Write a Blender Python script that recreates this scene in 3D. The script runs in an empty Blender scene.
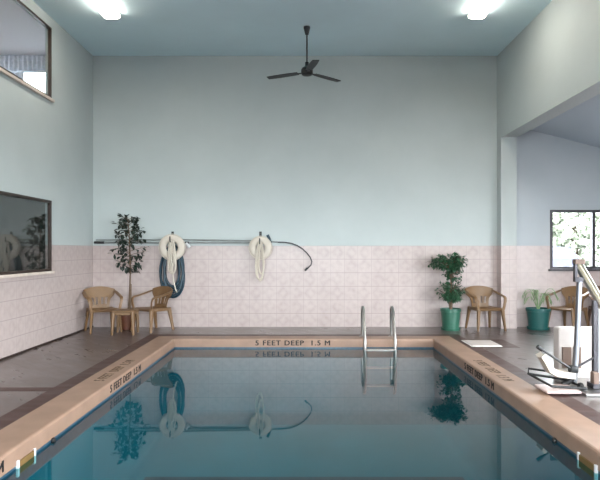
import bpy, bmesh, math, random
from mathutils import Vector, Matrix, Euler
random.seed(7)
S = bpy.context.scene
C = S.collection
PI = math.pi

# ------------------------------------------------------------------ helpers
class MB:
    """collects shapes in one bmesh and links them as one mesh object"""
    def __init__(s): s.bm = bmesh.new()
    def box(s, a, b, bev=0.0, rot=None, seg=2):
        a, b = Vector(a), Vector(b)
        r = bmesh.ops.create_cube(s.bm, size=1.0)
        vs = r['verts']; d = b - a; c = (a + b) / 2
        for v in vs:
            v.co = Vector((v.co.x * d.x, v.co.y * d.y, v.co.z * d.z))
        if bev > 0:
            es = list({e for v in vs for e in v.link_edges})
            rr = bmesh.ops.bevel(s.bm, geom=es, offset=bev, segments=seg, profile=0.5, affect='EDGES')
            vs = list({v for f in rr['faces'] for v in f.verts} | {v for v in vs if v.is_valid})
        for v in vs:
            p = v.co.copy()
            if rot is not None: p = rot @ p
            v.co = p + c
        return s
    def tube(s, pts, r, n=10, closed=False, rs=None, flat=1.0, up=None):
        pts = [Vector(p) for p in pts]; m = len(pts)
        tan = []
        for i in range(m):
            if closed: t = pts[(i + 1) % m] - pts[i - 1]
            else: t = pts[min(i + 1, m - 1)] - pts[max(i - 1, 0)]
            tan.append(t.normalized() if t.length > 1e-9 else Vector((0, 0, 1)))
        nrm = Vector(up) if up else (Vector((0, 0, 1)) if abs(tan[0].z) < 0.9 else Vector((1, 0, 0)))
        rings = []
        for i in range(m):
            t = tan[i]
            if up: nrm = Vector(up)
            nrm = (nrm - t * nrm.dot(t))
            if nrm.length < 1e-6: nrm = t.orthogonal()
            nrm.normalize(); b = t.cross(nrm)
            rad = rs[i] if rs else r
            rings.append([s.bm.verts.new(pts[i] + (nrm * math.cos(2 * PI * k / n) * flat + b * math.sin(2 * PI * k / n)) * rad) for k in range(n)])
        for i in range(m if closed else m - 1):
            A, B = rings[i], rings[(i + 1) % m]
            for k in range(n):
                s.bm.faces.new((A[k], A[(k + 1) % n], B[(k + 1) % n], B[k]))
        if not closed:
            s.bm.faces.new(list(reversed(rings[0]))); s.bm.faces.new(rings[-1])
        return s
    def lathe(s, prof, c=(0, 0, 0), n=28, mat=None):
        c = Vector(c); rings = []
        for (r, z) in prof:
            ring = []
            for k in range(n):
                a = 2 * PI * k / n
                p = Vector((r * math.cos(a), r * math.sin(a), z))
                if mat is not None: p = mat @ p
                ring.append(s.bm.verts.new(p + c))
            rings.append(ring)
        for i in range(len(prof) - 1):
            for k in range(n):
                s.bm.faces.new((rings[i][k], rings[i][(k + 1) % n], rings[i + 1][(k + 1) % n], rings[i + 1][k]))
        if prof[0][0] > 1e-6: s.bm.faces.new(list(reversed(rings[0])))
        if prof[-1][0] > 1e-6: s.bm.faces.new(rings[-1])
        return s
    def sheet(s, f, nu, nv, t, skip=None):
        """a curved sheet f(u,v), u,v in 0..1, given thickness t along its normal"""
        P = [[Vector(f(i / nu, j / nv)) for j in range(nv + 1)] for i in range(nu + 1)]
        def N(i, j):
            a = P[min(i + 1, nu)][j] - P[max(i - 1, 0)][j]; b = P[i][min(j + 1, nv)] - P[i][max(j - 1, 0)]
            q = a.cross(b); return q.normalized() if q.length > 1e-9 else Vector((0, 0, 1))
        A = {}; B = {}
        ok = lambda i, j: 0 <= i < nu and 0 <= j < nv and not (skip and skip((i + .5) / nu, (j + .5) / nv))
        def va(i, j):
            if (i, j) not in A:
                n_ = N(i, j); A[i, j] = s.bm.verts.new(P[i][j] + n_ * t / 2); B[i, j] = s.bm.verts.new(P[i][j] - n_ * t / 2)
            return A[i, j], B[i, j]
        for i in range(nu):
            for j in range(nv):
                if not ok(i, j): continue
                q = [va(i, j), va(i + 1, j), va(i + 1, j + 1), va(i, j + 1)]
                s.bm.faces.new([x[0] for x in q]); s.bm.faces.new([x[1] for x in reversed(q)])
                for (di, dj, k0, k1) in ((0, -1, 0, 1), (1, 0, 1, 2), (0, 1, 2, 3), (-1, 0, 3, 0)):
                    if not ok(i + di, j + dj):
                        s.bm.faces.new((q[k0][0], q[k0][1], q[k1][1], q[k1][0]))
        return s
    def prism(s, poly, d, axis=1, off=0.0):
        """polygon in the plane of the two other axes, extruded along axis from off by d"""
        def P(u, v, w):
            return [(w, u, v), (u, w, v), (u, v, w)][axis]
        a = [s.bm.verts.new(P(u, v, off)) for u, v in poly]; b = [s.bm.verts.new(P(u, v, off + d)) for u, v in poly]
        n = len(poly)
        s.bm.faces.new(a); s.bm.faces.new(list(reversed(b)))
        for k in range(n): s.bm.faces.new((a[k], b[k], b[(k + 1) % n], a[(k + 1) % n]))
        return s
    ymax = None
    def leaf(s, p, d, up, L, W, fold=0.25, droop=0.2):
        if s.ymax is not None and p[1] + L > s.ymax: p = (p[0], s.ymax - L, p[2])
        d = Vector(d).normalized(); up = Vector(up); sd = d.cross(up)
        if sd.length < 1e-4: sd = d.orthogonal()
        sd.normalize(); nn = sd.cross(d).normalized(); p = Vector(p)
        row = []
        for (t, w) in ((0, .05), (.3, .85), (.6, .9), (1, .03)):
            c = p + d * L * t - nn * droop * L * t * t
            row.append((s.bm.verts.new(c + sd * W * w + nn * fold * W * w), s.bm.verts.new(c), s.bm.verts.new(c - sd * W * w + nn * fold * W * w)))
        for i in range(3):
            for k in range(2):
                s.bm.faces.new((row[i][k], row[i][k + 1], row[i + 1][k + 1], row[i + 1][k]))
        return s
    def build(s, name, mat, parent=None, smooth=False, recalc=True):
        if recalc: bmesh.ops.recalc_face_normals(s.bm, faces=s.bm.faces)
        me = bpy.data.meshes.new(name); s.bm.to_mesh(me); s.bm.free()
        if smooth:
            me.polygons.foreach_set('use_smooth', [True] * len(me.polygons))
            try: me.set_sharp_from_angle(angle=math.radians(40))
            except Exception: pass
        me.materials.append(mat)
        o = bpy.data.objects.new(name, me); C.objects.link(o)
        if parent: o.parent = parent
        return o

def tag(o, label, cat, group=None):
    o['label'] = label; o['category'] = cat
    if group: o['group'] = group
    return o
def thing(name, label, cat, loc=(0, 0, 0), rz=0.0, group=None):
    o = bpy.data.objects.new(name, None); C.objects.link(o)
    o.location = loc; o.rotation_euler = (0, 0, rz); o.empty_display_size = .1
    return tag(o, label, cat, group)
def struct(o):
    o['kind'] = 'structure'; return o
def dup(root, loc, rz, label, group=None, mat=None):
    r = root.copy(); C.objects.link(r); r.location = loc; r.rotation_euler = (0, 0, rz); r['label'] = label
    if group: r['group'] = group
    for ch in list(root.children):
        c = ch.copy(); C.objects.link(c); c.parent = r
        if mat:
            c.data = c.data.copy(); c.data.materials[0] = mat
        for g in list(ch.children):
            d = g.copy(); C.objects.link(d); d.parent = c
    return r
def slab(mb, axis, w0, w1, us, vs, holes):
    """a wall slab between w0 and w1 along axis, spanning us x vs with rectangular holes (u0,u1,v0,v1)"""
    U = sorted({us[0], us[1], *[h[0] for h in holes], *[h[1] for h in holes]}); U = [u for u in U if us[0] <= u <= us[1]]
    V = sorted({vs[0], vs[1], *[h[2] for h in holes], *[h[3] for h in holes]}); V = [v for v in V if vs[0] <= v <= vs[1]]
    P = lambda u, v, w: [(w, u, v), (u, w, v), (u, v, w)][axis]
    cache = {}
    def vert(i, j, w):
        if (i, j, w) not in cache: cache[i, j, w] = mb.bm.verts.new(P(U[i], V[j], w))
        return cache[i, j, w]
    def ok(i, j):
        if not (0 <= i < len(U) - 1 and 0 <= j < len(V) - 1): return False
        cu, cv = (U[i] + U[i + 1]) / 2, (V[j] + V[j + 1]) / 2
        return not any(h[0] < cu < h[1] and h[2] < cv < h[3] for h in holes)
    for i in range(len(U) - 1):
        for j in range(len(V) - 1):
            if not ok(i, j): continue
            q = ((i, j), (i + 1, j), (i + 1, j + 1), (i, j + 1))
            mb.bm.faces.new([vert(a, b, w0) for a, b in q]); mb.bm.faces.new([vert(a, b, w1) for a, b in reversed(q)])
            for k, (di, dj) in enumerate(((0, -1), (1, 0), (0, 1), (-1, 0))):
                if not ok(i + di, j + dj):
                    a, b = q[k], q[(k + 1) % 4]
                    mb.bm.faces.new((vert(*a, w0), vert(*a, w1), vert(*b, w1), vert(*b, w0)))
    return mb

# ------------------------------------------------------------------ materials
def lin(r, g, b):
    f = lambda c: (c / 255 / 12.92) if c <= 10 else ((c / 255 + .055) / 1.055) ** 2.4
    return (f(r), f(g), f(b), 1)
class NT:
    def __init__(s, name):
        s.m = bpy.data.materials.new(name); s.m.use_nodes = True
        s.t = s.m.node_tree; s.t.nodes.clear(); s.out = s.n('ShaderNodeOutputMaterial')
    def n(s, kind, **kw):
        x = s.t.nodes.new(kind)
        for k, v in kw.items(): setattr(x, k, v)
        return x
    def l(s, a, b): s.t.links.new(a, b)
    def val(s, sock, v):
        if hasattr(v, 'is_output') or isinstance(v, bpy.types.NodeSocket): s.l(v, sock)
        else: sock.default_value = v
    def math(s, op, a, b=0.0, c=0.0):
        x = s.n('ShaderNodeMath', operation=op)
        s.val(x.inputs[0], a); s.val(x.inputs[1], b); s.val(x.inputs[2], c)
        return x.outputs[0]
    def mix(s, f, a, b):
        x = s.n('ShaderNodeMix', data_type='RGBA')
        s.val(x.inputs[0], f); s.val(x.inputs[6], a); s.val(x.inputs[7], b)
        return x.outputs[2]
    def noise(s, vec, scale, detail=3.0, rough=.5):
        x = s.n('ShaderNodeTexNoise'); x.inputs['Scale'].default_value = scale
        x.inputs['Detail'].default_value = detail; x.inputs['Roughness'].default_value = rough
        if vec is not None: s.l(vec, x.inputs['Vector'])
        return x.outputs[0]
    def ramp(s, f, lo, hi):
        x = s.n('ShaderNodeMapRange'); s.val(x.inputs[0], f); x.inputs[1].default_value = lo; x.inputs[2].default_value = hi
        return x.outputs[0]
    def pos(s): return s.n('ShaderNodeNewGeometry').outputs['Position']
    def bump(s, h, strength, dist=.01):
        x = s.n('ShaderNodeBump'); x.inputs['Strength'].default_value = strength; x.inputs['Distance'].default_value = dist
        s.l(h, x.inputs['Height']); return x.outputs[0]
    def bsdf(s, col, rough=.5, metal=0.0, normal=None, spec=.5, coat=0.0):
        x = s.n('ShaderNodeBsdfPrincipled')
        s.val(x.inputs['Base Color'], col); s.val(x.inputs['Roughness'], rough); s.val(x.inputs['Metallic'], metal)
        x.inputs['Specular IOR Level'].default_value = spec; x.inputs['Coat Weight'].default_value = coat
        if normal is not None: s.l(normal, x.inputs['Normal'])
        s.l(x.outputs[0], s.out.inputs[0]); return s.m

def plain(name, col, rough=.5, metal=0.0, var=.12, scale=8.0, bump=0.0, bscale=60.0, spec=.5):
    t = NT(name); co = t.n('ShaderNodeTexCoord').outputs['Object']
    f = t.noise(co, scale)
    dark = tuple(c * (1 - var) for c in col[:3]) + (1,); lite = tuple(min(1, c * (1 + var)) for c in col[:3]) + (1,)
    c = t.mix(t.ramp(f, .3, .7), dark, lite)
    nrm = t.bump(t.noise(co, bscale), bump) if bump > 0 else None
    return t.bsdf(c, rough, metal, nrm, spec)

def paint(name, col, var=.05):
    t = NT(name); p = t.pos()
    f = t.noise(p, .9, 4.0, .6); g = t.noise(p, 220.0, 2.0)
    a = tuple(c * (1 - var) for c in col[:3]) + (1,); b = tuple(min(1, c * (1 + var)) for c in col[:3]) + (1,)
    return t.bsdf(t.mix(t.ramp(f, .3, .7), a, b), .62, 0, t.bump(g, .12, .002), .35)

TILE = .264
def wall_tile(name, top_col, tile_a, tile_b, grout, line=1.583):
    """painted wall above, square glazed tiles with a mottled diamond figure below the line"""
    t = NT(name); p = t.pos(); sp = t.n('ShaderNodeSeparateXYZ'); t.l(p, sp.inputs[0])
    u = t.math('DIVIDE', t.math('ADD', sp.outputs[0], sp.outputs[1]), TILE)
    v = t.math('DIVIDE', sp.outputs[2], TILE)
    fu = t.math('ABSOLUTE', t.math('SUBTRACT', t.math('FRACT', u), .5)); fv = t.math('ABSOLUTE', t.math('SUBTRACT', t.math('FRACT', v), .5))
    m = t.math('MAXIMUM', fu, fv)
    g = t.math('MAXIMUM', t.ramp(fv, .472, .486), t.math('MULTIPLY', t.ramp(fu, .478, .492), .75))
    dia = t.math('ABSOLUTE', t.math('SUBTRACT', t.math('ADD', fu, fv), .36))
    dia = t.ramp(dia, .3, .02)
    nz = t.noise(p, 9.0, 5.0, .65)
    cell = t.n('ShaderNodeCombineXYZ'); t.l(t.math('FLOOR', u), cell.inputs[0]); t.l(t.math('FLOOR', v), cell.inputs[1])
    wn = t.n('ShaderNodeTexWhiteNoise'); t.l(cell.outputs[0], wn.inputs['Vector'])
    fac = t.math('ADD', t.math('MULTIPLY', t.math('MULTIPLY', dia, t.ramp(nz, .25, .7)), .6), t.math('ADD', t.math('MULTIPLY', wn.outputs['Value'], .22), t.math('MULTIPLY', t.ramp(nz, .3, .7), .3)))
    tc = t.mix(fac, tile_a, tile_b); tc = t.mix(t.math('MULTIPLY', g, .55), tc, grout)
    f = t.noise(p, .9, 4.0, .6)
    a = tuple(c * .96 for c in top_col[:3]) + (1,); b = tuple(min(1, c * 1.04) for c in top_col[:3]) + (1,)
    pc = t.mix(t.ramp(f, .3, .7), a, b)
    low = t.math('LESS_THAN', sp.outputs[2], line)
    col = t.mix(low, pc, tc)
    ro = t.math('SUBTRACT', .62, t.math('MULTIPLY', low, .3))
    h = t.math('MULTIPLY', t.math('SUBTRACT', 1.0, g), low)
    return t.bsdf(col, ro, 0, t.bump(h, .25, .004), .4)

def slate(name, ca, cb, cc, size=.305, ang=PI / 4, ro=(.16, .42), bump=.35, coat=.4):
    t = NT(name); p = t.pos()
    mp = t.n('ShaderNodeMapping'); mp.inputs['Rotation'].default_value = (0, 0, ang); t.l(p, mp.inputs[0])
    br = t.n('ShaderNodeTexBrick'); t.l(mp.outputs[0], br.inputs['Vector'])
    br.inputs['Scale'].default_value = 1.0; br.inputs['Brick Width'].default_value = size * 2; br.inputs['Row Height'].default_value = size
    br.inputs['Mortar Size'].default_value = .012; br.inputs['Mortar Smooth'].default_value = .6; br.inputs['Color1'].default_value = (0, 0, 0, 1); br.inputs['Color2'].default_value = (1, 1, 1, 1)
    br.inputs['Mortar'].default_value = (.5, .5, .5, 1); br.inputs['Bias'].default_value = 0
    st = t.n('ShaderNodeMapping'); st.inputs['Scale'].default_value = (.5, 2.6, 1); t.l(mp.outputs[0], st.inputs[0])
    cleft = t.noise(st.outputs[0], 3.0, 6.0, .62)
    big = t.noise(p, 1.1, 4.0, .6)
    c = t.mix(br.outputs['Color'], ca, cb)
    c = t.mix(t.ramp(cleft, .4, .68), c, cc)
    c = t.mix(t.math('MULTIPLY', br.outputs['Fac'], .3), c, tuple(x * .45 for x in ca[:3]) + (1,))
    r = t.math('ADD', ro[0], t.math('MULTIPLY', t.ramp(t.math('ADD', t.math('MULTIPLY', cleft, .6), t.math('MULTIPLY', big, .4)), .38, .62), ro[1] - ro[0]))
    h = t.math('SUBTRACT', t.math('MULTIPLY', cleft, .8), t.math('MULTIPLY', br.outputs['Fac'], .15))
    m = t.bsdf(c, r, 0, t.bump(h, bump, .004), .4 + coat, coat)
    [n for n in t.t.nodes if n.type == 'BSDF_PRINCIPLED'][0].inputs['Coat Roughness'].default_value = .24
    return m

def glass(name, tint=(1, 1, 1, 1), ior=1.5, rough=0.0, waves=0.0):
    t = NT(name)
    fr = t.n('ShaderNodeFresnel')
    bf = t.n('ShaderNodeNewGeometry').outputs['Backfacing']   # thin sheet: same reflectance from both sides
    t.l(t.math('ADD', ior, t.math('MULTIPLY', bf, 1 / ior - ior)), fr.inputs[0])
    gl = t.n('ShaderNodeBsdfGlossy'); gl.inputs['Roughness'].default_value = rough; gl.inputs['Color'].default_value = (1, 1, 1, 1)
    tr = t.n('ShaderNodeBsdfTransparent'); tr.inputs[0].default_value = tint
    if waves:
        p = t.pos(); mp = t.n('ShaderNodeMapping'); mp.inputs['Scale'].default_value = (1, .55, 1); t.l(p, mp.inputs[0])
        b = t.bump(t.noise(mp.outputs[0], 2.6, 2.0, .45), waves, .02)
        t.l(b, fr.inputs['Normal']); t.l(b, gl.inputs['Normal'])
    mx = t.n('ShaderNodeMixShader'); t.l(fr.outputs[0], mx.inputs[0]); t.l(tr.outputs[0], mx.inputs[1]); t.l(gl.outputs[0], mx.inputs[2])
    t.l(mx.outputs[0], t.out.inputs[0]); return t.m

def emit(name, col, strength):
    t = NT(name); e = t.n('ShaderNodeEmission'); e.inputs[0].default_value = col; e.inputs[1].default_value = strength
    t.l(e.outputs[0], t.out.inputs[0]); return t.m

WALL = lin(177, 185, 185)
M = {}
M['wall'] = wall_tile('painted_wall_with_tile', WALL, lin(184, 170, 167), lin(166, 151, 148), lin(132, 119, 117))
M['wall_side'] = wall_tile('side_wall_with_tile', lin(176, 183, 189), lin(194, 181, 179), lin(178, 164, 163), lin(170, 155, 152))
M['paint'] = paint('wall_paint', WALL)
M['paint_header'] = paint('header_paint', lin(182, 186, 182))
M['ceiling'] = paint('ceiling_paint', lin(214, 237, 245), .03)
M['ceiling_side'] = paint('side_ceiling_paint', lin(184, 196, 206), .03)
M['slate'] = slate('slate_deck_tile', lin(56, 45, 43), lin(68, 56, 53), lin(96, 84, 81), ro=(.26, .42), bump=.07)
M['band'] = slate('dark_band_tile', lin(52, 29, 25), lin(62, 37, 32), lin(70, 45, 40), .2, 0, (.4, .55), .05, .06)
M['coping'] = plain('coping_stone', lin(142, 114, 97), .42, 0, .12, 4.0, .05, 90)
M['pool'] = plain('pool_plaster', lin(40, 116, 130), .7, 0, .07, 1.5)
M['waterline'] = plain('waterline_tile', lin(44, 74, 92), .3, 0, .2, 20)
M['pool_line'] = plain('pool_line_tile', lin(30, 50, 66), .5)
M['water'] = glass('pool_water', (.25, .63, .66, 1), 1.33, 0.0, .012)
M['pane'] = glass('window_glass', (.93, .95, .95, 1), 1.5)
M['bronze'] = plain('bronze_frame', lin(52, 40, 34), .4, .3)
M['greyframe'] = plain('grey_aluminium_frame', lin(64, 62, 66), .4, .3)
M['sill'] = plain('stone_sill', lin(200, 186, 176), .5)
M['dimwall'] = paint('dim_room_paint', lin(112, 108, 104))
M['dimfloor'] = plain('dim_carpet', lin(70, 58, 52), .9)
M['white_room'] = paint('white_room_paint', lin(226, 224, 230), .03)
M['valance'] = plain('blue_grey_curtain', lin(214, 222, 238), .9, 0, .2, 14)
M['fan'] = plain('dark_fan_metal', lin(24, 24, 27), .42, .2)
M['white_metal'] = plain('white_enamel', lin(226, 228, 226), .4)
M['lamp'] = emit('fluorescent_lens', (1.0, .91, .78, 1), 20.0)
M['tan'] = plain('tan_plastic', lin(112, 84, 55), .42, 0, .1, 6)
M['brown_plastic'] = plain('brown_plastic', lin(104, 76, 60), .45, 0, .1, 6)
M['cream'] = plain('cream_plastic', lin(188, 178, 156), .45, 0, .06)
M['green_pot'] = plain('green_pot_plastic', lin(46, 92, 76), .38, 0, .12, 5)
M['teal_pot'] = plain('teal_pot_plastic', lin(30, 82, 80), .38, 0, .12, 5)
M['brown_pot'] = plain('brown_pot_clay', lin(92, 52, 34), .5)
M['soil'] = plain('potting_soil', lin(50, 38, 30), .95, 0, .3, 40, .4)
M['leaf_dark'] = plain('dark_leaf', lin(30, 44, 36), .4, 0, .35, 9)
M['leaf'] = plain('green_leaf', lin(42, 78, 54), .36, 0, .4, 9)
M['leaf_pale'] = plain('pale_frond', lin(120, 146, 104), .5, 0, .3, 9)
M['bark'] = plain('bark', lin(96, 78, 62), .8, 0, .25, 30, .3)
M['chrome'] = plain('stainless_steel', lin(168, 166, 164), .28, 1.0, .05)
M['gunmetal'] = plain('aluminium_pole', lin(128, 132, 132), .4, .4)
M['offwhite'] = plain('aged_white_plastic', lin(188, 179, 175), .45, 0, .06)
M['seat'] = plain('grey_cream_seat', lin(182, 172, 160), .45, 0, .08)
M['pad'] = plain('pale_pink_pad', lin(196, 176, 172), .35, 0, .08)
M['post'] = plain('brushed_steel_post', lin(120, 122, 128), .35, 1.0, .05)
M['black'] = plain('black_plastic', lin(24, 24, 26), .45)
M['white_plastic'] = plain('white_plastic', lin(204, 204, 206), .4, 0, .04)
M['buoy'] = plain('white_buoy_foam', lin(196, 186, 174), .55, 0, .06, 10)
M['rope'] = plain('white_rope', lin(202, 193, 180), .8, 0, .12, 80, .5, 140)
M['hose'] = plain('teal_vacuum_hose', lin(24, 52, 66), .42, 0, .15, 20)
M['letter'] = plain('black_lettering', lin(14, 12, 12), .7)
M['letter_worn'] = plain('worn_brown_lettering', lin(84, 66, 48), .6, 0, .3, 20)
M['brown_box'] = plain('brown_bracket', lin(112, 92, 82), .5, .2)
M['steel_dark'] = plain('dark_steel', lin(70, 68, 72), .35, .8)
M['flap'] = plain('ochre_weir_flap', lin(110, 84, 44), .5)
M['asphalt'] = plain('pale_parking_lot', lin(84, 84, 88), .9, 0, .1, 1)
M['car_paint'] = plain('silver_car_paint', lin(38, 40, 60), .3, .0, .03)
M['car_glass'] = plain('dark_car_glass', lin(40, 46, 58), .1)
M['rubber'] = plain('tyre_rubber', lin(30, 30, 32), .8)
M['tree_leaf'] = plain('tree_foliage', lin(150, 156, 138), .7, 0, .3, 3)
M['roof'] = plain('roof_deck', lin(120, 120, 120), .9)

# ------------------------------------------------------------------ dimensions
F = 583.33
YB = 11.36           # back wall
XL, XR = -4.11, 3.76 # side walls of the pool hall
XS = 6.5             # far wall of the side room
ZC = 5.28            # ceiling
YN = -2.6            # wall behind the camera
CI, CO = 2.18, 2.53  # coping inner / outer half width
PY0, PY1 = 1.0, 9.82 # pool near / far inner edges
COP = .35; BAND = .2
def at(px, py, Y): return Vector(((px - 304) * Y / F, Y, 1.5 - (py - 250) * Y / F))

# ------------------------------------------------------------------ setting
# floor: deck slab with the pool opening (outer edge of the dark band)
bx, by0, by1 = CO + BAND, PY0 - COP - BAND, PY1 + COP + BAND
struct(slab(MB(), 2, -.12, 0, (XL - .1, XS + .1), (YN - .1, YB + .1), [(-bx, bx, by0, by1)]).build('floor', M['slate']))
struct(slab(MB(), 2, -.12, 0, (-bx, bx), (by0, by1), [(-CO, CO, PY0 - COP, PY1 + COP)]).build('trim_1', M['band']))
tr2 = MB(); tr2.box((XL, 6.2, -.001), (-bx - .0, 6.36, .0015)); struct(tr2.build('trim_2', M['band']))
# dark surround of the skimmer lid
tr3 = slab(MB(), 2, -.001, .0015, (bx, 3.32), (8.95, 9.78), [(2.75, 3.06, 9.06, 9.64)]); struct(tr3.build('trim_3', M['band']))
# coping with rounded inner nose
def coping():
    mb = MB()
    prof = [(COP, -.10), (COP, 0.0), (.03, 0.004), (.012, 0.0), (.002, -.012), (0, -.03), (0, -.135), (.03, -.135)]
    corners = [(-CI, PY0, -1, -1), (CI, PY0, 1, -1), (CI, PY1, 1, 1), (-CI, PY1, -1, 1)]
    rings = [[mb.bm.verts.new((x + sx * d, y + sy * d, z)) for d, z in prof] for x, y, sx, sy in corners]
    n = len(prof)
    for i in range(4):
        A, B = rings[i], rings[(i + 1) % 4]
        for k in range(n): mb.bm.faces.new((A[k], A[(k + 1) % n], B[(k + 1) % n], B[k]))
    return mb.build('pool_coping', M['coping'])
cop = struct(coping())
# basin
PD = -1.25   # apparent depth
b = MB()
v = [b.bm.verts.new((x, y, z)) for z in (-.12, PD) for x, y in ((-CI - .02, PY0 - .02), (CI + .02, PY0 - .02), (CI + .02, PY1 + .02), (-CI - .02, PY1 + .02))]
for k in range(4): b.bm.faces.new((v[k], v[(k + 1) % 4], v[4 + (k + 1) % 4], v[4 + k]))
b.bm.faces.new((v[4], v[5], v[6], v[7]))
bmesh.ops.bevel(b.bm, geom=[e for e in b.bm.edges if e.verts[0].co.z < -.5 and e.verts[1].co.z < -.5], offset=.28, segments=6, profile=.5, affect='EDGES')
basin = struct(b.build('pool_basin', M['pool'], smooth=True))
wl = slab(MB(), 2, -.30, -.128, (-CI - .018, CI + .018), (PY0 - .018, PY1 + .018), [(-CI - .004, CI + .004, PY0 - .004, PY1 + .004)]); wl.build('waterline_band', M['waterline'], basin)
ln = MB(); ln.box((-CI + .26, 6.7, PD), (CI - .26, 7.06, PD + .004)); ln.build('floor_line', M['pool_line'], basin)
# water surface
w = MB(); w.bm.faces.new([w.bm.verts.new(p) for p in ((-CI - .01, PY0 - .01, -.158), (CI + .01, PY0 - .01, -.158), (CI + .01, PY1 + .01, -.158), (-CI - .01, PY1 + .01, -.158))])
struct(w.build('pool_water', M['water']))

# walls
HOLE_LOW = (5.9, 9.47, 1.16, 2.30); HOLE_UP = (5.9, 9.47, 3.95, 5.10)
struct(slab(MB(), 0, XL - .09, XL, (YN, YB), (0, ZC), [HOLE_LOW, HOLE_UP]).build('wall_left', M['wall']))
XW0, XW1 = 4.79, 6.42   # side room back window
ZW0, ZW1 = 1.13, 2.28
UW = (-8.8, -4.78, 3.4, 5.0)  # window of the upstairs room
struct(slab(MB(), 1, YB, YB + .15, (XL - .09, XR + .15), (0, ZC), []).build('wall_back', M['wall']))
struct(slab(MB(), 1, YB, YB + .15, (XR + .15, XS), (0, ZC), [(XW0, XW1, ZW0, ZW1)]).build('wall_back_side', M['wall_side']))
OP_Y0, OP_Y1, OP_Z = .6, 11.13, 3.647
struct(slab(MB(), 0, XR, XR + .3, (YN, YB), (0, ZC), [(OP_Y0, OP_Y1, -1, OP_Z)]).build('wall_right', M['wall']))
FILL_WIN = [(-3.4, -.5, 1.0, 3.4), (.2, 3.1, 1.0, 3.4)]  # openings added behind the camera to let in fill daylight
struct(slab(MB(), 1, YN - .15, YN, (XL - .09, XS), (0, ZC), FILL_WIN).build('wall_near', M['wall']))
SWIN = [(-2.0, 1.2, .08, 2.7), (1.6, 4.2, .08, 2.7), (4.6, 7.2, .08, 2.7)]
struct(slab(MB(), 0, XS, XS + .15, (YN, YB), (0, ZC), SWIN).build('wall_side_room', M['wall_side']))
struct(slab(MB(), 2, ZC, ZC + .15, (XL - .09, XR + .3), (YN - .15, YB + .15), []).build('ceiling', M['ceiling']))
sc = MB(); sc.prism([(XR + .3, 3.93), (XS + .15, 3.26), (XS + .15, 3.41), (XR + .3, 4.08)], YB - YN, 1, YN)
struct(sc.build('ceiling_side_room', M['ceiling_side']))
# rooms behind the two left windows
LX = -9.0
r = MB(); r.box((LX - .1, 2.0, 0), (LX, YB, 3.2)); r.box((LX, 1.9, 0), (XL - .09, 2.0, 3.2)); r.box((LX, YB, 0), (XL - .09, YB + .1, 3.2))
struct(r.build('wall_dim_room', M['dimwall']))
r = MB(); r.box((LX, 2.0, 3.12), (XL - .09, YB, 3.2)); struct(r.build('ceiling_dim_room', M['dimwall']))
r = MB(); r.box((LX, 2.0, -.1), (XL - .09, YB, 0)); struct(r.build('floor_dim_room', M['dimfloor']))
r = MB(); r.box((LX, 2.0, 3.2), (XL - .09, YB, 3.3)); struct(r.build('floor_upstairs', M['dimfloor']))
r = MB(); r.box((LX - .1, 2.0, 3.2), (LX, YB, ZC)); r.box((LX, 1.9, 3.2), (XL - .09, 2.0, ZC)); slab(r, 1, YB, YB + .1, (LX, XL - .09), (3.2, ZC), [UW])
struct(r.build('wall_upstairs', M['white_room']))
r = MB(); r.box((LX - .1, 1.9, ZC), (XL - .09, YB + .1, ZC + .12)); struct(r.build('ceiling_upstairs', M['white_room']))

bb = MB(); bb.box((XL, YN, 0), (XL + .01, YB, .03)); struct(bb.build('dark_strip_left', M['bronze']))  # thin dark strip along the foot of the left wall
# windows
def window_x(name, x, hole, mat, fw, sill, mull=None, depth=.05):
    y0, y1, z0, z1 = hole
    root = bpy.data.objects.new(name, None); C.objects.link(root); root['kind'] = 'structure'
    f = MB()
    slab(f, 0, x - depth, x + .015, (y0, y1), (z0, z1), [(y0 + fw, y1 - fw, z0 + fw, z1 - fw)])
    for m in (mull or []): f.box((x - depth + .005, m - fw / 2, z0 + fw), (x + .01, m + fw / 2, z1 - fw))
    f.build('window_frame', mat, root)
    g = MB(); g.box((x - depth / 2 - .003, y0 + fw - .005, z0 + fw - .005), (x - depth / 2 + .003, y1 - fw + .005, z1 - fw + .005)); g.build('window_pane', M['pane'], root)
    if sill:
        s_ = MB(); s_.box((x - .01, y0 - .03, z0 - .045), (x + .045, y1 + .05, z0), .006); s_.build('window_sill', M['sill'], root)
    return root
window_x('window_1', XL, HOLE_LOW, M['bronze'], .04, True, None, .035)
window_x('window_2', XL, HOLE_UP, M['bronze'], .035, True, None, .03)
def window_y(name, y, hole, mat, fw, mull, sill=None):
    x0, x1, z0, z1 = hole
    root = bpy.data.objects.new(name, None); C.objects.link(root); root['kind'] = 'structure'
    f = MB(); slab(f, 1, y - .012, y + .06, (x0, x1), (z0, z1), [(x0 + fw, x1 - fw, z0 + fw, z1 - fw)])
    for m in mull: f.box((m - fw * .6, y - .01, z0 + fw), (m + fw * .6, y + .055, z1 - fw))
    f.build('window_frame', mat, root)
    g = MB(); g.box((x0 + fw - .005, y + .02, z0 + fw - .005), (x1 - fw + .005, y + .026, z1 - fw + .005)); g.build('window_pane', M['pane'], root)
    if sill:
        s_ = MB(); s_.box((x0 - .03, y - .06, z0 - .04), (x1 + .03, y + .005, z0 + .005), .006); s_.build('window_sill', sill, root)
window_y('window_3', YB, (XW0, XW1, ZW0, ZW1), M['greyframe'], .05, [5.64], M['greyframe'])
window_y('window_4', YB + .02, UW, M['white_metal'], .03, [])
for k, (a, b_, c, d) in enumerate(SWIN):
    window_x('window_%d' % (5 + k), XS + .05, (a, b_, c, d), M['greyframe'], .04, False, [(a + b_) / 2])

for k, h_ in enumerate(FILL_WIN): window_y('window_%d' % (8 + k), YN - .1, h_, M['greyframe'], .05, [(h_[0] + h_[1]) / 2])  # frames and panes of the added fill windows, out of view
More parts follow.
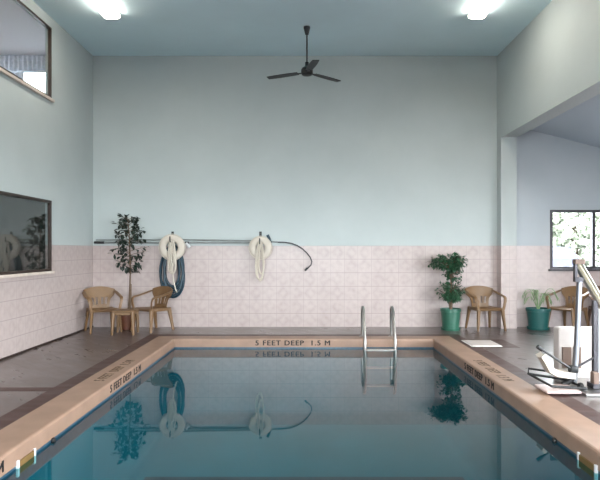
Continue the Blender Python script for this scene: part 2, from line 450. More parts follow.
# lettering on the coping
def lettering(text, width, height, mat, loc, rot, depth=.0015):
    cu = bpy.data.curves.new('t', 'FONT'); cu.body = text; cu.size = 1.0; cu.extrude = depth * 5; cu.space_character = 1.16
    cu.align_x = 'CENTER'; cu.align_y = 'CENTER'; cu.resolution_u = 3
    o = bpy.data.objects.new('t', cu); C.objects.link(o)
    bpy.context.view_layer.update()
    me = bpy.data.meshes.new_from_object(o.evaluated_get(bpy.context.evaluated_depsgraph_get()))
    bpy.data.objects.remove(o); bpy.data.curves.remove(cu)
    # heavier strokes: the outline laid down a few times, slightly shifted
    hb = bmesh.new()
    for dx, dy in ((-.028, 0), (0, .012), (.028, 0), (0, -.012)):
        n0 = len(hb.verts); hb.from_mesh(me); hb.verts.ensure_lookup_table()
        for vv in hb.verts[n0:]: vv.co += Vector((dx, dy, dx * .01))
    hb.to_mesh(me); hb.free()
    xs = [v.co.x for v in me.vertices]; ys = [v.co.y for v in me.vertices]
    cx, cy = (max(xs) + min(xs)) / 2, (max(ys) + min(ys)) / 2
    kx, ky = width / (max(xs) - min(xs)), height / (max(ys) - min(ys))
    for v in me.vertices: v.co = Vector(((v.co.x - cx) * kx, (v.co.y - cy) * ky, v.co.z * .2))
    me.name = 'depth_lettering'; me.materials.clear(); me.materials.append(mat)
    ob = bpy.data.objects.new('depth_lettering', me); C.objects.link(ob); ob.parent = cop
    ob.matrix_local = Matrix.Translation(loc) @ rot
    return ob
R_back = Matrix.Rotation(PI / 2, 4, 'X')
R_left = Matrix.Rotation(PI / 2, 4, 'Z') @ R_back      # faces +X, reads towards +Y
R_right = Matrix.Rotation(-PI / 2, 4, 'Z') @ R_back    # faces -X, reads towards -Y
DT = '5 FEET DEEP  1.5 M'
lettering(DT, 1.26, .085, M['letter'], (-.19, PY1 - .003, -.064), R_back)
for y in (7.17, 3.62): lettering(DT, 1.22, .085, M['letter'], (-CI + .003, y, -.066), R_left)
for y in (7.30, 3.62): lettering(DT, 1.22, .085, M['letter'], (CI - .003, y, -.066), R_right)
R_lt = Matrix.Rotation(PI / 2, 4, 'Z'); R_rt = Matrix.Rotation(-PI / 2, 4, 'Z')
lettering('5 FEET  DEEP  1.5 M', 1.25, .12, M['letter_worn'], (-CI - .17, 7.3, .0025), R_lt)
lettering('5 FEET  DEEP  1.5 M', 1.25, .12, M['letter_worn'], (CI + .17, 7.3, .0025), R_rt)

# skimmer mouths and inlets along the pool sides
def skimmer(x, s, y0, y1, side):
    t = thing('skimmer_mouth', 'small white skimmer mouth under the %s coping with ochre flap' % side, 'skimmer opening', (x, (y0 + y1) / 2, -.15))
    L = (y1 - y0) / 2; 
    for e in (-1, 1):
        f = MB(); f.box((-.012, e * L - .014 * (1 + e), -.075), (.010, e * L + .014 * (1 - e), .05), .003); f.build('end_post', M['white_plastic'], t)
    g = MB(); g.box((-.008, -L + .028, -.06), (.006, L - .028, .038)); g.build('weir_flap', M['flap'], t)
skimmer(-CI + .004, 1, 4.42, 4.72, 'left-hand'); skimmer(CI - .004, -1, 4.33, 4.63, 'right-hand')
for x, lab in ((-CI + .012, 'tiny dark inlet fitting under the left coping beyond the skimmer mouth'), (CI - .012, 'tiny dark inlet fitting under the right coping beyond the skimmer mouth')):
    m = MB(); m.lathe([(0, -.012), (.024, -.012), (.028, 0), (.022, .011), (0, .012)], (0, 0, 0), 16, Matrix.Rotation(PI / 2, 3, 'Y'))
    o = m.build('inlet_fitting', M['black'], smooth=True); o.location = (x, 5.05, -.15); tag(o, lab, 'pool fitting')
# skimmer lid in the deck
t = thing('skimmer_hatch', 'white skimmer lid set in the dark deck tiles by the far pool corner', 'lid', (2.84, 9.35, .002))
m = MB(); m.box((-.22, -.28, 0), (.22, .28, .012), .004); m.build('lid', M['offwhite'], t)
m = MB(); slab(m, 2, 0, .006, (-.24, .24), (-.3, .3), [(-.221, .221, -.281, .281)]); m.build('rim', M['white_metal'], t)

# ------------------------------------------------------------------ ceiling lights
def ceiling_light():
    t = thing('ceiling_light', 'x', 'ceiling light', (0, 0, ZC), 0, 'fluorescent ceiling lights')
    h = MB(); h.box((-.125, -.6, -.03), (.125, .6, 0), .004); h.build('housing', M['white_metal'], t)
    d = MB(); prof = [(-.12, -.03), (-.13, -.048), (-.125, -.075), (-.09, -.092), (.09, -.092), (.125, -.075), (.13, -.048), (.12, -.03)]
    d.prism(prof, 1.2, 1, -.6); d.build('diffuser', M['lamp'], t)
    for s in (-1, 1):
        e = MB(); e.prism([(-.088, -.028), (-.134, -.05), (-.129, -.077), (-.092, -.096), (.092, -.096), (.129, -.077), (.134, -.05), (.088, -.028)], .012, 1, s * .606 - .006); e.build('end_cap', M['white_metal'], t)
    return t
cl = ceiling_light(); cl.location = (-3.06, 8.7, ZC); cl['label'] = 'fluorescent ceiling light near the left wall with upper window'
dup(cl, (2.75, 8.7, ZC), 0, 'fluorescent ceiling light near the right-hand wall above the opening')
for y, wh in ((6.2, 'second'), (3.7, 'third'), (1.2, 'fourth'), (-1.3, 'fifth')):
    for x, sd in ((-3.06, 'left'), (2.75, 'right')):
        dup(cl, (x, y, ZC), 0, 'fluorescent ceiling light over the %s pool edge, %s from the back wall' % (sd, wh))

sl = math.atan((3.93 - 3.26) / (XS + .15 - XR - .3))
for y, wh in ((8.3, 'nearest the back wall'), (5.4, 'in the middle'), (2.4, 'nearest the camera')):  # out-of-view fixtures added to brighten the right deck and side room
    o = dup(cl, (5.3, y, 3.93 - (5.3 - XR - .3) * math.tan(sl) - .002), 0, 'added unseen fill light on the sloped side room ceiling, ' + wh)
    o.rotation_euler = (0, sl, 0)
# ------------------------------------------------------------------ ceiling fan
FY = 9.88
t = thing('ceiling_fan', 'dark three-blade ceiling fan hanging on a long rod', 'ceiling fan', (.05, FY, ZC))
m = MB(); m.lathe([(.0, 0), (.055, 0), (.056, -.02), (.03, -.13), (.014, -.14), (0, -.14)], n=20); m.build('canopy', M['fan'], t, True)
m = MB(); m.tube([(0, 0, -.1), (0, 0, -.68)], .013, 10); m.build('downrod', M['fan'], t, True)
m = MB(); m.lathe([(0, -.60), (.03, -.60), (.034, -.66), (.05, -.68), (.085, -.70), (.10, -.73), (.10, -.79), (.08, -.82), (.03, -.83), (0, -.83)], n=24); m.build('motor', M['fan'], t, True)
for a in (160, 38, -79):
    bl = MB()
    def fb(u, v, ):
        r_ = .16 + .56 * u; wd = .055 + .012 * math.sin(u * PI) 
        return (r_, (v - .5) * 2 * wd, -.775 - .02 * u + (v - .5) * .008)
    bl.sheet(fb, 8, 3, .011)
    o = bl.build('blade', M['fan'], t); o.rotation_euler = (0, 0, math.radians(a))
    br = MB(); br.box((.08, -.02, -.785), (.2, .02, -.772), .003); q = br.build('blade_bracket', M['fan'], o)

# ------------------------------------------------------------------ plastic furniture
def make_chair(mat):
    t = thing('plastic_armchair', 'x', 'chair', (0, 0, 0), 0, 'stacking plastic armchairs along the walls')
    s_ = MB()
    def fs(u, v):
        x = (u - .5) * 2; y = -.25 + .47 * v
        wdt = .245 - .03 * v
        z = .425 - .018 * (1 - x * x) * math.sin(PI * min(1, v * 1.05)) - (.028 * max(0, (.14 - v) / .14) ** 2) - .015 * v
        return (x * wdt, y - .018 * (1 - x * x) * (1 - v), z)
    s_.sheet(fs, 12, 12, .014); s_.box((-.225, -.235, .375), (.225, -.222, .41), .004); s_.box((-.236, -.22, .37), (-.224, .18, .408), .004); s_.box((.224, -.22, .37), (.236, .18, .408), .004)
    s_.build('seat', mat, t, True)
    bk = MB()
    def fb(u, v):
        x = (u - .5) * 2
        wd = .17 + .03 * v + .085 * (1 / (1 + math.exp(-(v - .55) * 16)))
        z = .415 + v * (.395 - .05 * abs(x) ** 2.2 * v)
        y = .20 + .10 * v - .075 * (abs(x) ** 2.4) * (0.3 + .7 * v)
        return (x * wd, y, z)
    def skip(u, v):
        x = abs(u - .5) * 2
        return .18 < v < .52 and (.18 < x < .36 or .58 < x < .76)
    bk.sheet(fb, 22, 18, .014, skip); bk.build('backrest', mat, t, True)
    for sx in (-1, 1):
        a = MB()
        pts = [(sx * .275, .215, .725), (sx * .292, .12, .70), (sx * .298, 0, .668), (sx * .297, -.12, .645), (sx * .292, -.20, .635), (sx * .285, -.245, .61), (sx * .276, -.26, .56), (sx * .262, -.255, .48), (sx * .25, -.245, .40)]
        a.tube(pts, .034, 10, rs=[.03, .034, .036, .036, .034, .03, .027, .026, .026], flat=.45, up=None); a.build('armrest', mat, t, True)
        for fr in (-1, 1):
            l = MB()
            if fr < 0: top, bot = Vector((sx * .232, -.228, .42)), Vector((sx * .272, -.275, 0))
            else: top, bot = Vector((sx * .205, .20, .42)), Vector((sx * .245, .275, 0))
            d = [top.lerp(bot, k / 5) for k in range(6)]
            l.tube(d, .03, 8, rs=[.046, .043, .038, .033, .03, .027], flat=.75); l.build('leg', mat, t, True)
    return t
ch = make_chair(M['tan'])
ch.location = (-3.72, 10.76, 0); ch.rotation_euler = (0, 0, math.radians(32)); ch['label'] = 'tan plastic armchair in the corner against the left wall'
dup(ch, (-2.82, 10.90, 0), math.radians(-36), 'tan plastic armchair below the hanging blue hose')
dup(ch, (3.40, 10.98, 0), math.radians(10), 'tan plastic armchair between the green potted ficus and the wall pillar')
dup(ch, (4.97, 10.96, 0), math.radians(-56), 'tan plastic armchair under the bright window, beside the potted palm')
dup(ch, (5.66, 10.96, 0), math.radians(-12), 'brown plastic armchair under the bright window, partly behind the lift boom', None, M['brown_plastic'])

t = thing('side_table', 'low square tan plastic table between the two corner armchairs', 'table', (-3.20, 10.44, 0), math.radians(3))
m = MB(); m.box((-.2, -.2, .405), (.2, .2, .43), .012, seg=3); m.build('table_top', M['tan'], t, True)
m = MB(); slab(m, 2, .355, .405, (-.18, .18), (-.18, .18), [(-.165, .165, -.165, .165)]); m.build('apron', M['tan'], t)
for sx in (-1, 1):
    for sy in (-1, 1):
        m = MB(); m.tube([(sx * .165, sy * .165, .41), (sx * .185, sy * .185, 0)], .03, 8, rs=[.034, .022]); m.build('leg', M['tan'], t, True)

# ------------------------------------------------------------------ plants
def pot(t, R0, R1, H, mat, saucer=True):
    m = MB(); prof = [(0, .012), (R0, .012), (R0 + (R1 - R0) * .85, H * .86), (R1 * 1.0, H * .86), (R1 * 1.04, H * .87), (R1 * 1.05, H), (R1 * .97, H), (R1 * .94, H * .86), (R0 * .9, .05), (0, .05)]
    m.lathe(prof, n=32); m.build('pot', mat, t, True)
    if saucer:
        m = MB(); m.lathe([(0, 0), (R0 * 1.16, 0), (R0 * 1.24, .045), (R0 * 1.18, .045), (R0 * 1.1, .012), (0, .012)], n=32); m.build('saucer', mat, t, True)
    m = MB(); m.lathe([(0, H * .89), (R1 * .93, H * .87), (R1 * .93, H * .84), (0, H * .84)], n=24); m.build('soil', M['soil'], t)
def rnd(a, b): return random.uniform(a, b)
def rdir():
    while True:
        v = Vector((rnd(-1, 1), rnd(-1, 1), rnd(-1, 1)))
        if .1 < v.length < 1: return v.normalized()

# tall sparse ficus behind the side table
t = thing('potted_ficus', 'tall sparse dark-leaved ficus in a brown pot behind the side table', 'plant', (-3.33, 10.98, 0))
pot(t, .13, .17, .3, M['brown_pot'], False)
tk = MB(); tk.tube([(.02, 0, .25), (.05, .0, .7), (.06, .01, 1.1), (.05, 0, 1.5), (.03, .01, 1.9), (.0, 0, 2.12)], .012, 8, rs=[.02, .017, .014, .012, .008, .004])
tk.tube([(.06, 0, .25), (.065, 0, .86)], .022, 8)
lf = MB(); lf.ymax = .27
random.seed(11)
for k in range(44):
    h = 1.12 + 1.08 * (k / 44) ** .9
    a = k * 2.4 + rnd(-.4, .4)
    wmax = .10 + .22 * math.sin(PI * min(1, max(0.08, (h - 1.0) / 1.25))) ** .8
    L = wmax * rnd(.65, 1.1)
    base = Vector((.05 - .02 * (h - 1.1), 0, h - .08)); d = Vector((math.cos(a), math.sin(a) * .75, rnd(.05, .6))).normalized()
    tip = base + d * L
    tk.tube([base, base.lerp(tip, .5) + Vector((0, 0, .01)), tip], .004, 5, rs=[.005, .004, .002])
    for q in range(7):
        p = base.lerp(tip, .35 + .65 * (q / 6)) + rdir() * .02
        ld = (d * .6 + rdir() * .8 + Vector((0, 0, -.35)))
        lf.leaf(p, ld, Vector((0, 0, 1)) + rdir() * .4, rnd(.08, .125), rnd(.026, .038), .2, .25)
tk.build('trunk', M['bark'], t, True); lf.build('foliage', M['leaf_dark'], t, recalc=False)

# bushy ficus with two clumps
t = thing('potted_ficus', 'bushy two-tiered ficus tree in a green pot beside the far armchair', 'plant', (2.76, 10.98, 0))
pot(t, .15, .185, .40, M['green_pot'])
tk = MB(); tk.tube([(0, 0, .33), (.015, 0, .5), (-.01, .01, .7), (.02, 0, .95), (.0, 0, 1.2)], .02, 8, rs=[.03, .026, .022, .02, .014])
tk.tube([(.01, .02, .33), (-.03, .02, .55), (.03, -.01, .75)], .018, 8)
lf = MB(); lf.ymax = .33; random.seed(5)
def clump(c, rx, ry, rz, nb, nl, L):
    c = Vector(c)
    for k in range(nb):
        d = rdir(); e = c + Vector((d.x * rx, d.y * ry, d.z * rz)) * rnd(.55, 1.0)
        s0 = Vector((0, 0, max(.55, c.z - rz * .4 + rnd(-.1, .1))))
        tk.tube([s0, s0.lerp(e, .6) + Vector((0, 0, .02)), e], .004, 5, rs=[.007, .005, .002])
        for q in range(nl):
            p = s0.lerp(e, rnd(.5, 1.05)) + rdir() * .035
            lf.leaf(p, (d + rdir() * .9 + Vector((0, 0, -.3))), Vector((0, 0, 1)) + rdir() * .5, L * rnd(.7, 1.2), L * rnd(.24, .34), .25, .2)
clump((-.03, 0, 1.27), .40, .2, .17, 62, 15, .066)
clump((.05, 0, 1.06), .17, .16, .14, 16, 12, .062)
clump((.0, 0, .74), .27, .22, .2, 50, 14, .064)
tk.build('trunk', M['bark'], t, True); lf.build('foliage', M['leaf'], t, recalc=False)

# palm with drooping fronds in the side room
t = thing('potted_palm', 'small drooping palm in a teal pot beside the opening pillar', 'plant', (4.44, 11.06, 0))
pot(t, .17, .215, .40, M['teal_pot'])
st = MB(); lf = MB(); random.seed(21)
for k in range(13):
    a = k * 2 * PI / 13 + rnd(-.2, .2); L = rnd(.24, .36) * (1.1 if math.cos(a) > 0 else .9); up = rnd(.22, .42)
    pts = []
    for q in range(9):
        s_ = q / 8; pts.append(Vector((math.cos(a) * L * s_, math.sin(a) * L * .6 * s_, .34 + up * math.sin(s_ * 2.2) / .81 * (1 - .2 * s_))))
    st.tube(pts, .004, 5, rs=[.007 - .0006 * q for q in range(9)])
    for q in range(3, 9):
        d = (pts[q] - pts[q - 1]).normalized(); sd = d.cross(Vector((0, 0, 1))).normalized()
        for s_ in (-1, 1): lf.leaf(pts[q], d * .9 + sd * s_ * .8 + Vector((0, 0, -.3)), (0, 0, 1), rnd(.09, .13), .009, .2, .35)
st.build('stem', M['leaf_pale'], t, True); lf.build('foliage', M['leaf_pale'], t, recalc=False)

# ------------------------------------------------------------------ things hung on the back wall
YW = YB - .06
def hanger(px, pz, lab):
    x = (px - 304) * YW / F
    t = thing('wall_hook', lab, 'hook', (x, YB, 1.70))
    m = MB(); m.box((-.025, -.012, -.12), (.025, 0, .16), .003); m.build('plate', M['black'], t)
    m = MB(); m.tube([(0, -.006, pz), (0, -.07, pz), (0, -.21, pz), (0, -.235, pz + .03), (0, -.235, pz + .11)], .011, 8); m.tube([(0, -.006, -.11), (0, -.06, -.115), (0, -.085, -.10), (0, -.085, -.07)], .01, 8); m.build('prong', M['black'], t, True)
hanger(172, -.05, 'black wall hook behind the white ring buoy with blue hose')
hanger(260.3, -.085, 'black wall hook behind the white ring buoy with plain rope loop')
# telescopic pole and shepherd's crook
pl = thing('telescopic_pole', 'grey telescopic pole hung level on the tiled back wall, lower of two', 'pole', (0, YB - .05, 1.645))
m = MB(); m.tube([at(103, 0, YW).x * Vector((1, 0, 0)), at(250, 0, YW).x * Vector((1, 0, 0))], .017, 10); m.build('outer_tube', M['gunmetal'], pl, True)
m = MB(); m.tube([Vector((at(94, 0, YW).x, 0, 0)), Vector((at(104, 0, YW).x, 0, 0))], .023, 10); m.build('grip', M['black'], pl, True)
m = MB(); m.tube([Vector((at(185, 0, YW).x, 0, 0)), Vector((at(189, 0, YW).x, 0, 0))], .022, 10); m.build('lock_collar', M['steel_dark'], pl, True)
ck = thing('shepherds_crook', 'long thin rescue pole with curved hook end on back wall', 'rescue hook', (0, YB - .055, 1.70))
X = lambda px: (px - 304) * YW / F
m = MB(); m.tube([(X(96), 0, -.005), (X(180), 0, 0), (X(252), 0, -.02), (X(278), 0, -.045)], .013, 10); m.build('pole', M['gunmetal'], ck, True)
hk = [(278, 242.2), (285, 242.3), (291, 243.2), (297, 245.3), (302, 248.5), (306.5, 252.5), (310, 257), (311.8, 261.5), (311, 265), (308.5, 267.5), (306, 269.5)]
m = MB(); m.tube([(X(a), 0, 1.5 - (b_ - 250) * YW / F - 1.70) for a, b_ in hk], .012, 10); m.build('hook', M['steel_dark'], ck, True)
m = MB(); m.tube([(X(307.5), 0, 1.5 - (268 - 250) * YW / F - 1.70), (X(305), 0, 1.5 - (270.6 - 250) * YW / F - 1.70)], .02, 10); m.build('hook_tip', M['black'], ck, True)

def torus(mb, R, r_, c=(0, 0, 0), flat=.75, n=40, k=14):
    pts = [(c[0] + R * math.cos(2 * PI * i / n), c[1], c[2] + R * math.sin(2 * PI * i / n)) for i in range(n)]
    mb.tube(pts, r_, k, closed=True, up=(0, 1, 0), flat=flat)
def buoy(px, py, R, hole, lab):
    y = YB - .135
    c = Vector(((px - 304) * y / F, y, 1.5 - (py - 250) * y / F))
    t = thing('ring_buoy', lab, 'ring buoy', c)
    m = MB(); torus(m, (R + hole) / 2, (R - hole) / 2, flat=.45); m.build('ring', M['buoy'], t, True)
    m = MB()
    Rg = R + .006
    for q in range(4):
        a0 = q * PI / 2 + PI / 4
        pts = [(Rg * (1 + .02 * math.sin(PI * s_ / 8)) * math.cos(a0 + s_ / 8 * PI / 2), 0, Rg * (1 + .02 * math.sin(PI * s_ / 8)) * math.sin(a0 + s_ / 8 * PI / 2)) for s_ in range(9)]
        m.tube(pts, .006, 6)
    m.build('grab_line', M['rope'], t, True)
    return c
c1 = buoy(172, 247.3, .245, .112, 'white ring buoy hanging over the coiled blue hose')
c2 = buoy(260.5, 247.8, .215, .085, 'smaller white ring buoy hanging near the curved rescue hook')
# ropes
def rope_coil(c, spec, name, lab, tail=None):
    m = MB()
    for (dx, dy, w_, z0, z1) in spec:
        pts = []
        for i in range(28):
            a = 2 * PI * i / 28
            z = (z0 + z1) / 2 + (z0 - z1) / 2 * math.cos(a); k = (z0 - z) / (z0 - z1)
            pts.append((c.x + dx + w_ * math.sin(a) * (.55 + .75 * k), c.y + dy - .02 * math.sin(a), c.z + z))
        m.tube(pts, .015, 8, closed=True)
    if tail: m.tube([(c.x + a, c.y + d_, c.z + b_) for a, d_, b_ in tail], .012, 8)
    o = m.build(name, M['rope'], smooth=True); return tag(o, lab, 'rope')
rope_coil(c1, [(.0, -.05, .045, .122, -.40), (-.03, -.062, .035, .12, -.46), (.04, -.075, .05, .12, -.50), (.02, -.085, .07, -.10, -.50)], 'rope_coil',
          'thick white rope coil with loose tail hung through the ring buoy over blue hose', [(.03, -.12, -.3), (.04, -.12, -.5), (.06, -.11, -.66), (.09, -.10, -.80), (.115, -.1, -.86)])
rope_coil(c2, [(.0, -.05, .06, .097, -.63), (-.015, -.066, .075, .1, -.60), (.02, -.08, .05, .097, -.5)], 'rope_coil', 'white rope hanging in one long narrow loop near rescue hook')
# hose
m = MB(); random.seed(3)
pts = []; cx = (172.5 - 304) * YW / F
for i in range(6 * 26 + 8):
    a = 2 * PI * i / 26; lap = i / 26
    ww = .205 + .06 * math.sin(lap * 2.1) ; bot = .56 + .055 * lap * .8; top = 1.58
    z = (top + bot) / 2 + (top - bot) / 2 * math.cos(a)
    kx = (.72 + .28 * (top - z) / (top - bot))
    pts.append((cx + .0 + ww * math.sin(a) * kx + .01 * math.sin(lap * 5), YB - .028 - .042 * (lap % 2) * .9 - .0 , z))
m.tube(pts, .022, 9)
t = thing('vacuum_hose', 'dark blue-green vacuum hose coiled behind the white ring buoy', 'hose', (0, 0, 0))
o = m.build('hose', M['hose'], t, True)
m = MB(); m.tube([at(186, 243, YB - .12), at(189.5, 247.5, YB - .12)], .035, 12, rs=[.024, .036]); m.build('cuff', M['white_plastic'], t, True)
# small dark-blue nozzle tucked by the second buoy
m = MB(); m.tube([at(267.5, 235, YB - .1), at(269.5, 239, YB - .1), at(271, 243, YB - .1)], .02, 10, rs=[.03, .025, .016]); o = m.build('hose_nozzle', M['hose'], smooth=True)
tag(o, 'small dark blue nozzle tucked behind the smaller ring buoy', 'nozzle')

# ------------------------------------------------------------------ pool ladder
t = thing('pool_ladder', 'stainless pool ladder with two arched rails over the far coping', 'ladder', (1.264, PY1, 0))
for sx in (-1, 1):
    x = sx * .2515
    pts = [(x, .32, 0), (x, .32, .43), (x, .30, .485), (x, .25, .515), (x, .19, .505), (x, .13, .46), (x, .05, .36), (x, -.08, .10), (x, -.13, -.02), (x, -.14, -.12), (x, -.14, -.3), (x, -.12, -.8), (x, -.03, -.9)]
    m = MB(); m.tube(pts, .026, 12); o = m.build('rail', M['chrome'], t, True)
    m = MB(); m.lathe([(0, .012), (.03, .012), (.055, .002), (.055, 0), (0, 0)], (x, .32, 0), 20); m.build('escutcheon', M['chrome'], o, True)
for z in (-.155, -.45, -.75):
    m = MB(); m.box((-.245, -.19, z - .013), (.245, -.10, z + .012), .006); m.build('tread', M['chrome'], t)

# ------------------------------------------------------------------ pool lift
t = thing('pool_lift', 'white and steel pool lift with raised boom and seat at right pool edge', 'pool lift', (3.0, 6.4, 0))
def P(x, y, z): return Vector((x - 3.0, y - 6.4, z))
m = MB(); m.box(P(2.88, 5.95, 0.0), P(3.5, 6.72, .03), .006); m.build('base_plate', M['chrome'], t)
m = MB(); m.box(P(2.945, 6.74, 0), P(3.40, 6.9, .60), .02, seg=3); m.build('counterweight_box', M['offwhite'], t)
m = MB(); slab(m, 1, 6.712 - 6.4, 6.74 - 6.4, (-.02, .19), (.14, .38), [(.075, .11, .13, .39)]); m.build('bracket_plate', M['brown_box'], t)
m = MB(); m.box(P(3.165, 6.375, .03), P(3.215, 6.425, .95), .006); m.build('mast', M['steel_dark'], t)
m = MB(); m.box(P(3.225, 6.38, .06), P(3.36, 6.46, .86), .012); m.build('mast_cover', M['white_plastic'], t)
bm_a, bm_b = P(2.985, 6.39, 1.375), P(3.36, 6.39, .745)
m = MB()
for off in (-.033, .033):
    dv = (bm_b - bm_a).normalized(); n_ = Vector((dv.z, 0, -dv.x)) * off
    m.tube([bm_a + n_, bm_b + n_], .02, 4)
bo = m.build('boom', M['chrome'], t)
m = MB(); m.tube([bm_a + Vector((0, 0, 0)), bm_b], .026, 4); m.build('boom_cover', M['cream'], bo)
m = MB(); m.box(P(2.955, 6.35, 1.345), P(3.065, 6.43, 1.40), .008); m.build('boom_end_cap', M['brown_box'], bo)
m = MB(); m.box(P(2.958, 6.365, 1.18), P(2.985, 6.415, 1.37), .005); m.box(P(2.958, 6.36, 1.15), P(3.05, 6.42, 1.20), .006); m.build('pivot_bracket', M['steel_dark'], t)
m = MB(); m.tube([P(3.02, 6.39, 1.2), P(2.985, 6.38, .5), P(2.95, 6.37, .05)], .03, 14); m.build('seat_post', M['post'], t, True)
m = MB()
prof = [(2.58, .35), (2.625, .28), (2.675, .185), (2.74, .15), (2.93, .125)]
def fseat(u, v):
    k = u * (len(prof) - 1); i = min(int(k), len(prof) - 2); f = k - i
    return P(prof[i][0] * (1 - f) + prof[i + 1][0] * f, 6.28 + .15 * v, prof[i][1] * (1 - f) + prof[i + 1][1] * f + .015 * (2 * v - 1) ** 2)
m.sheet(fseat, 16, 6, .065); m.build('seat', M['seat'], t, True)
m = MB(); m.tube([P(2.53, 6.3, .45), P(2.92, 6.33, .195)], .013, 10); ab = m.build('arm_bar', M['black'], t, True)
m = MB(); m.tube([P(2.52, 6.3, .458), P(2.575, 6.304, .42)], .023, 10); m.build('grip', M['black'], ab, True)
m = MB(); m.tube([P(2.93, 6.34, .22), P(2.90, 6.33, .17), P(2.91, 6.33, .1), P(2.86, 6.33, .06), P(2.8, 6.33, .05)], .03, 10, rs=[.035, .026, .024, .03, .02]); m.box(P(2.89, 6.3, .17), P(2.97, 6.4, .24), .01); m.build('hinge', M['black'], t, True)
m = MB(); m.tube([P(2.52, 6.55, .11), P(2.9, 6.5, .06), P(2.95, 6.1, .05), P(2.6, 6.12, .07)], .014, 8, closed=True); m.tube([P(2.52, 6.55, .11), P(2.52, 6.55, .17), P(2.7, 6.52, .15)], .012, 8); fr = m.build('footrest_frame', M['black'], t)
m = MB(); m.box(P(2.50, 6.0, .016), P(2.86, 6.34, .045), .012); m.build('foot_pad', M['pad'], fr)
m = MB(); m.box(P(3.05, 6.14, .085), P(3.11, 6.22, .21), .008); m.build('motor_box', M['brown_box'], t)
m = MB(); m.box(P(3.05, 6.15, .03), P(3.3, 6.3, .085), .008); m.build('foot_bracket', M['steel_dark'], t)
m = MB(); m.tube([P(2.95, 6.385, .2), P(3.19, 6.39, .33)], .013, 8); m.build('link_bar', M['steel_dark'], t, True)
for yy in (6.2, 6.6):
    m = MB(); m.lathe([(0, -.02), (.04, -.02), (.045, 0), (.04, .02), (0, .02)], P(2.94, yy, .046), 18, Matrix.Rotation(PI / 2, 3, 'Y')); m.build('wheel', M['black'], t, True)

# ------------------------------------------------------------------ upstairs valance and drape
def curtain(name, lab, x0, x1, z0, z1, y, amp=.02, wl=.09):
    m = MB()
    n = int((x1 - x0) / .015)
    m.sheet(lambda u, v: (x0 + (x1 - x0) * u, y + amp * math.sin((x0 + (x1 - x0) * u) * 2 * PI / wl) * (1.2 - .5 * v), z0 + (z1 - z0) * v + (.015 * math.sin((x1 - x0) * u * 2 * PI / .31) * (1 - v))), n, 5, .004)
    return tag(m.build(name, M['valance'], smooth=True), lab, 'curtain')
curtain('window_valance', 'gathered pale blue-grey valance seen through upper window', -8.6, -4.55, 4.97, 5.27, YB - .06)
curtain('window_drape', 'pale blue-grey drape hanging beside the bright upstairs window', -8.5, -5.42, 4.2, 4.945, YB - .06, .018, .12)
# unseen lamps added to brighten the upstairs room
dup(cl, (-6.6, 9.9, ZC), PI / 2, 'added unseen fill light in the upstairs room, nearer its window')
dup(cl, (-7.9, 8.6, ZC), 0, 'added unseen fill light in the upstairs room, by its far wall')
dup(cl, (-5.3, 7.9, ZC), 0, 'added unseen fill light in the upstairs room, just behind its inner window')
ul = dup(cl, (-6.6, 7.2, ZC), PI / 2, 'added unseen fill light in the upstairs room')

# ------------------------------------------------------------------ outside
g = MB(); g.box((-40, YB + .3, -.2), (60, 70, .2)); g.box((XS + .4, -30, -.2), (60, YB + .3, .1)); g.box((-40, -40, -.2), (XS + .4, YN - .2, .1)); struct(g.build('ground', M['asphalt']))
def car(loc, rz, lab):
    t = thing('parked_car', lab, 'car', loc, rz)
    body = [(-2.2, .35), (-2.24, .78), (-2.12, .95), (-1.78, 1.38), (-.75, 1.46), (.5, 1.45), (1.25, 1.0), (2.05, .86), (2.22, .65), (2.22, .35), (1.75, .3), (1.65, .55), (1.2, .6), (1.0, .3), (-.95, .3), (-1.1, .58), (-1.5, .58), (-1.7, .3)]
    m = MB(); m.prism(body, 1.7, 1, -.85); m.build('body', M['car_paint'], t)
    for s in (-1, 1):
        m = MB(); m.prism([(-1.85, 1.02), (-1.62, 1.34), (-.15, 1.37), (-.15, 1.02)], .02, 1, s * .855 - .01); m.build('side_window', M['car_glass'], t)
        m = MB(); m.prism([(-.08, 1.02), (-.08, 1.37), (.42, 1.37), (1.0, 1.02)], .02, 1, s * .855 - .01); m.build('side_window', M['car_glass'], t)
        for x in (-1.3, 1.35):
            m = MB(); m.lathe([(0, -.1), (.28, -.1), (.31, -.06), (.31, .06), (.28, .1), (0, .1)], (x, s * .78, .31), 24, Matrix.Rotation(PI / 2, 3, 'X')); w_ = m.build('wheel', M['rubber'], t, True)
            m = MB(); m.lathe([(0, -.11), (.17, -.11), (.19, -.08), (.19, .08), (.17, .11), (0, .11)], (x, s * .78, .31), 20, Matrix.Rotation(PI / 2, 3, 'X')); m.build('hubcap', M['chrome'], w_, True)
    return t
car((6.98, 20.0, .2), PI, 'silver car parked outside, behind the left windowpane')
def tree(x, y, h, R, lab, seed):
    random.seed(seed); t = thing('tree', lab, 'tree', (x, y, .1))
    m = MB(); m.tube([(0, 0, 0), (.1, 0, h * .3), (0, .1, h * .75)], .2, 8, rs=[.22, .16, .06])
    for k in range(9):
        a = k * 2.4; m.tube([(0, 0, h * (.25 + .05 * k)), (math.cos(a) * R * .6, math.sin(a) * R * .6, h * (.4 + .055 * k))], .05, 6, rs=[.07, .02])
    m.build('trunk', M['bark'], t, True)
    lf = MB()
    for k in range(4200):
        d = rdir(); p = Vector((d.x * R, d.y * R, h * .52 + d.z * h * .48)) * 1.0
        p = Vector((0, 0, h * .52)).lerp(p, rnd(.5, 1.0))
        lf.leaf(p, rdir(), rdir(), rnd(.2, .38), rnd(.08, .15))
    lf.build('foliage', M['tree_leaf'], t, recalc=False)
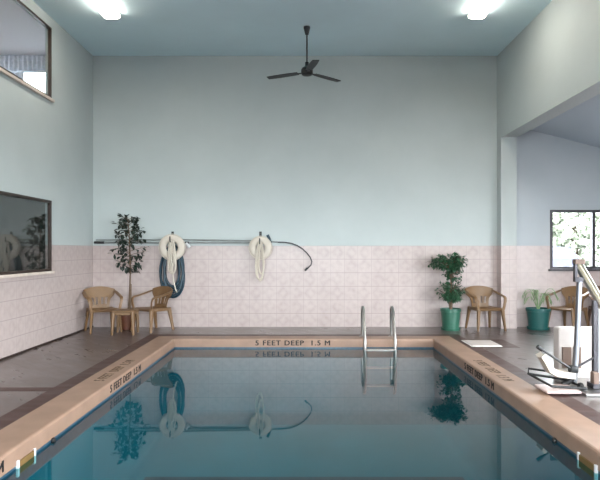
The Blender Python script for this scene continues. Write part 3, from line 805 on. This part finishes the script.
for k, (x, y, h, R, lab) in enumerate([(12.2, 26.5, 5.6, 2.1, 'pale leafy tree outside above the parked car'), (7.6, 27, 4.9, 1.9, 'pale leafy tree outside, hidden by the wall beside the window'), (16.9, 28, 6.0, 2.1, 'pale leafy tree outside in the window beyond the mullion')]):
    tree(x, y, h, R, lab, 40 + k)

# ------------------------------------------------------------------ light
wd = bpy.data.worlds.new('world'); S.world = wd; wd.use_nodes = True
bg = wd.node_tree.nodes['Background']; bg.inputs[0].default_value = (.92, .96, 1.0, 1); bg.inputs[1].default_value = 26.0
sun = bpy.data.lights.new('sun', 'SUN'); sun.energy = 2.0; sun.angle = .2; so = bpy.data.objects.new('sun', sun); C.objects.link(so)
so.rotation_euler = Vector((.55, .75, -.9)).to_track_quat('-Z', 'Y').to_euler()
def portal(loc, rot, sx, sy):
    l = bpy.data.lights.new('portal', 'AREA'); l.shape = 'RECTANGLE'; l.size = sx; l.size_y = sy; l.cycles.is_portal = True
    o = bpy.data.objects.new('portal', l); C.objects.link(o); o.location = loc; o.rotation_euler = rot
portal(((XW0 + XW1) / 2, YB + .16, (ZW0 + ZW1) / 2), (-PI / 2, 0, 0), XW1 - XW0, ZW1 - ZW0)
portal(((UW[0] + UW[1]) / 2, YB + .16, (UW[2] + UW[3]) / 2), (-PI / 2, 0, 0), UW[1] - UW[0], UW[3] - UW[2])
for a, b_, c, d in FILL_WIN: portal(((a + b_) / 2, YN - .17, (c + d) / 2), (PI / 2, 0, 0), b_ - a, d - c)
for a, b_, c, d in SWIN: portal((XS + .17, (a + b_) / 2, (c + d) / 2), (0, PI / 2, 0), d - c, b_ - a)

# ------------------------------------------------------------------ camera and view
cam = bpy.data.cameras.new('camera'); cam.lens = 35; cam.sensor_width = 36; cam.shift_x = -4 / 600; cam.shift_y = 10 / 600; cam.clip_end = 300
co = bpy.data.objects.new('camera', cam); C.objects.link(co); co.location = (0, 0, 1.5); co.rotation_euler = (PI / 2, 0, 0)
S.camera = co
vs = S.view_settings; vs.view_transform = 'Standard'; vs.look = 'None'; vs.gamma = 1; vs.use_curve_mapping = False; vs.exposure = 0.56
cy = S.cycles; cy.use_denoising = True; cy.max_bounces = 12; cy.diffuse_bounces = 6; cy.glossy_bounces = 6; cy.transparent_max_bounces = 16
cy.caustics_reflective = False; cy.caustics_refractive = False; cy.sample_clamp_indirect = 6.0
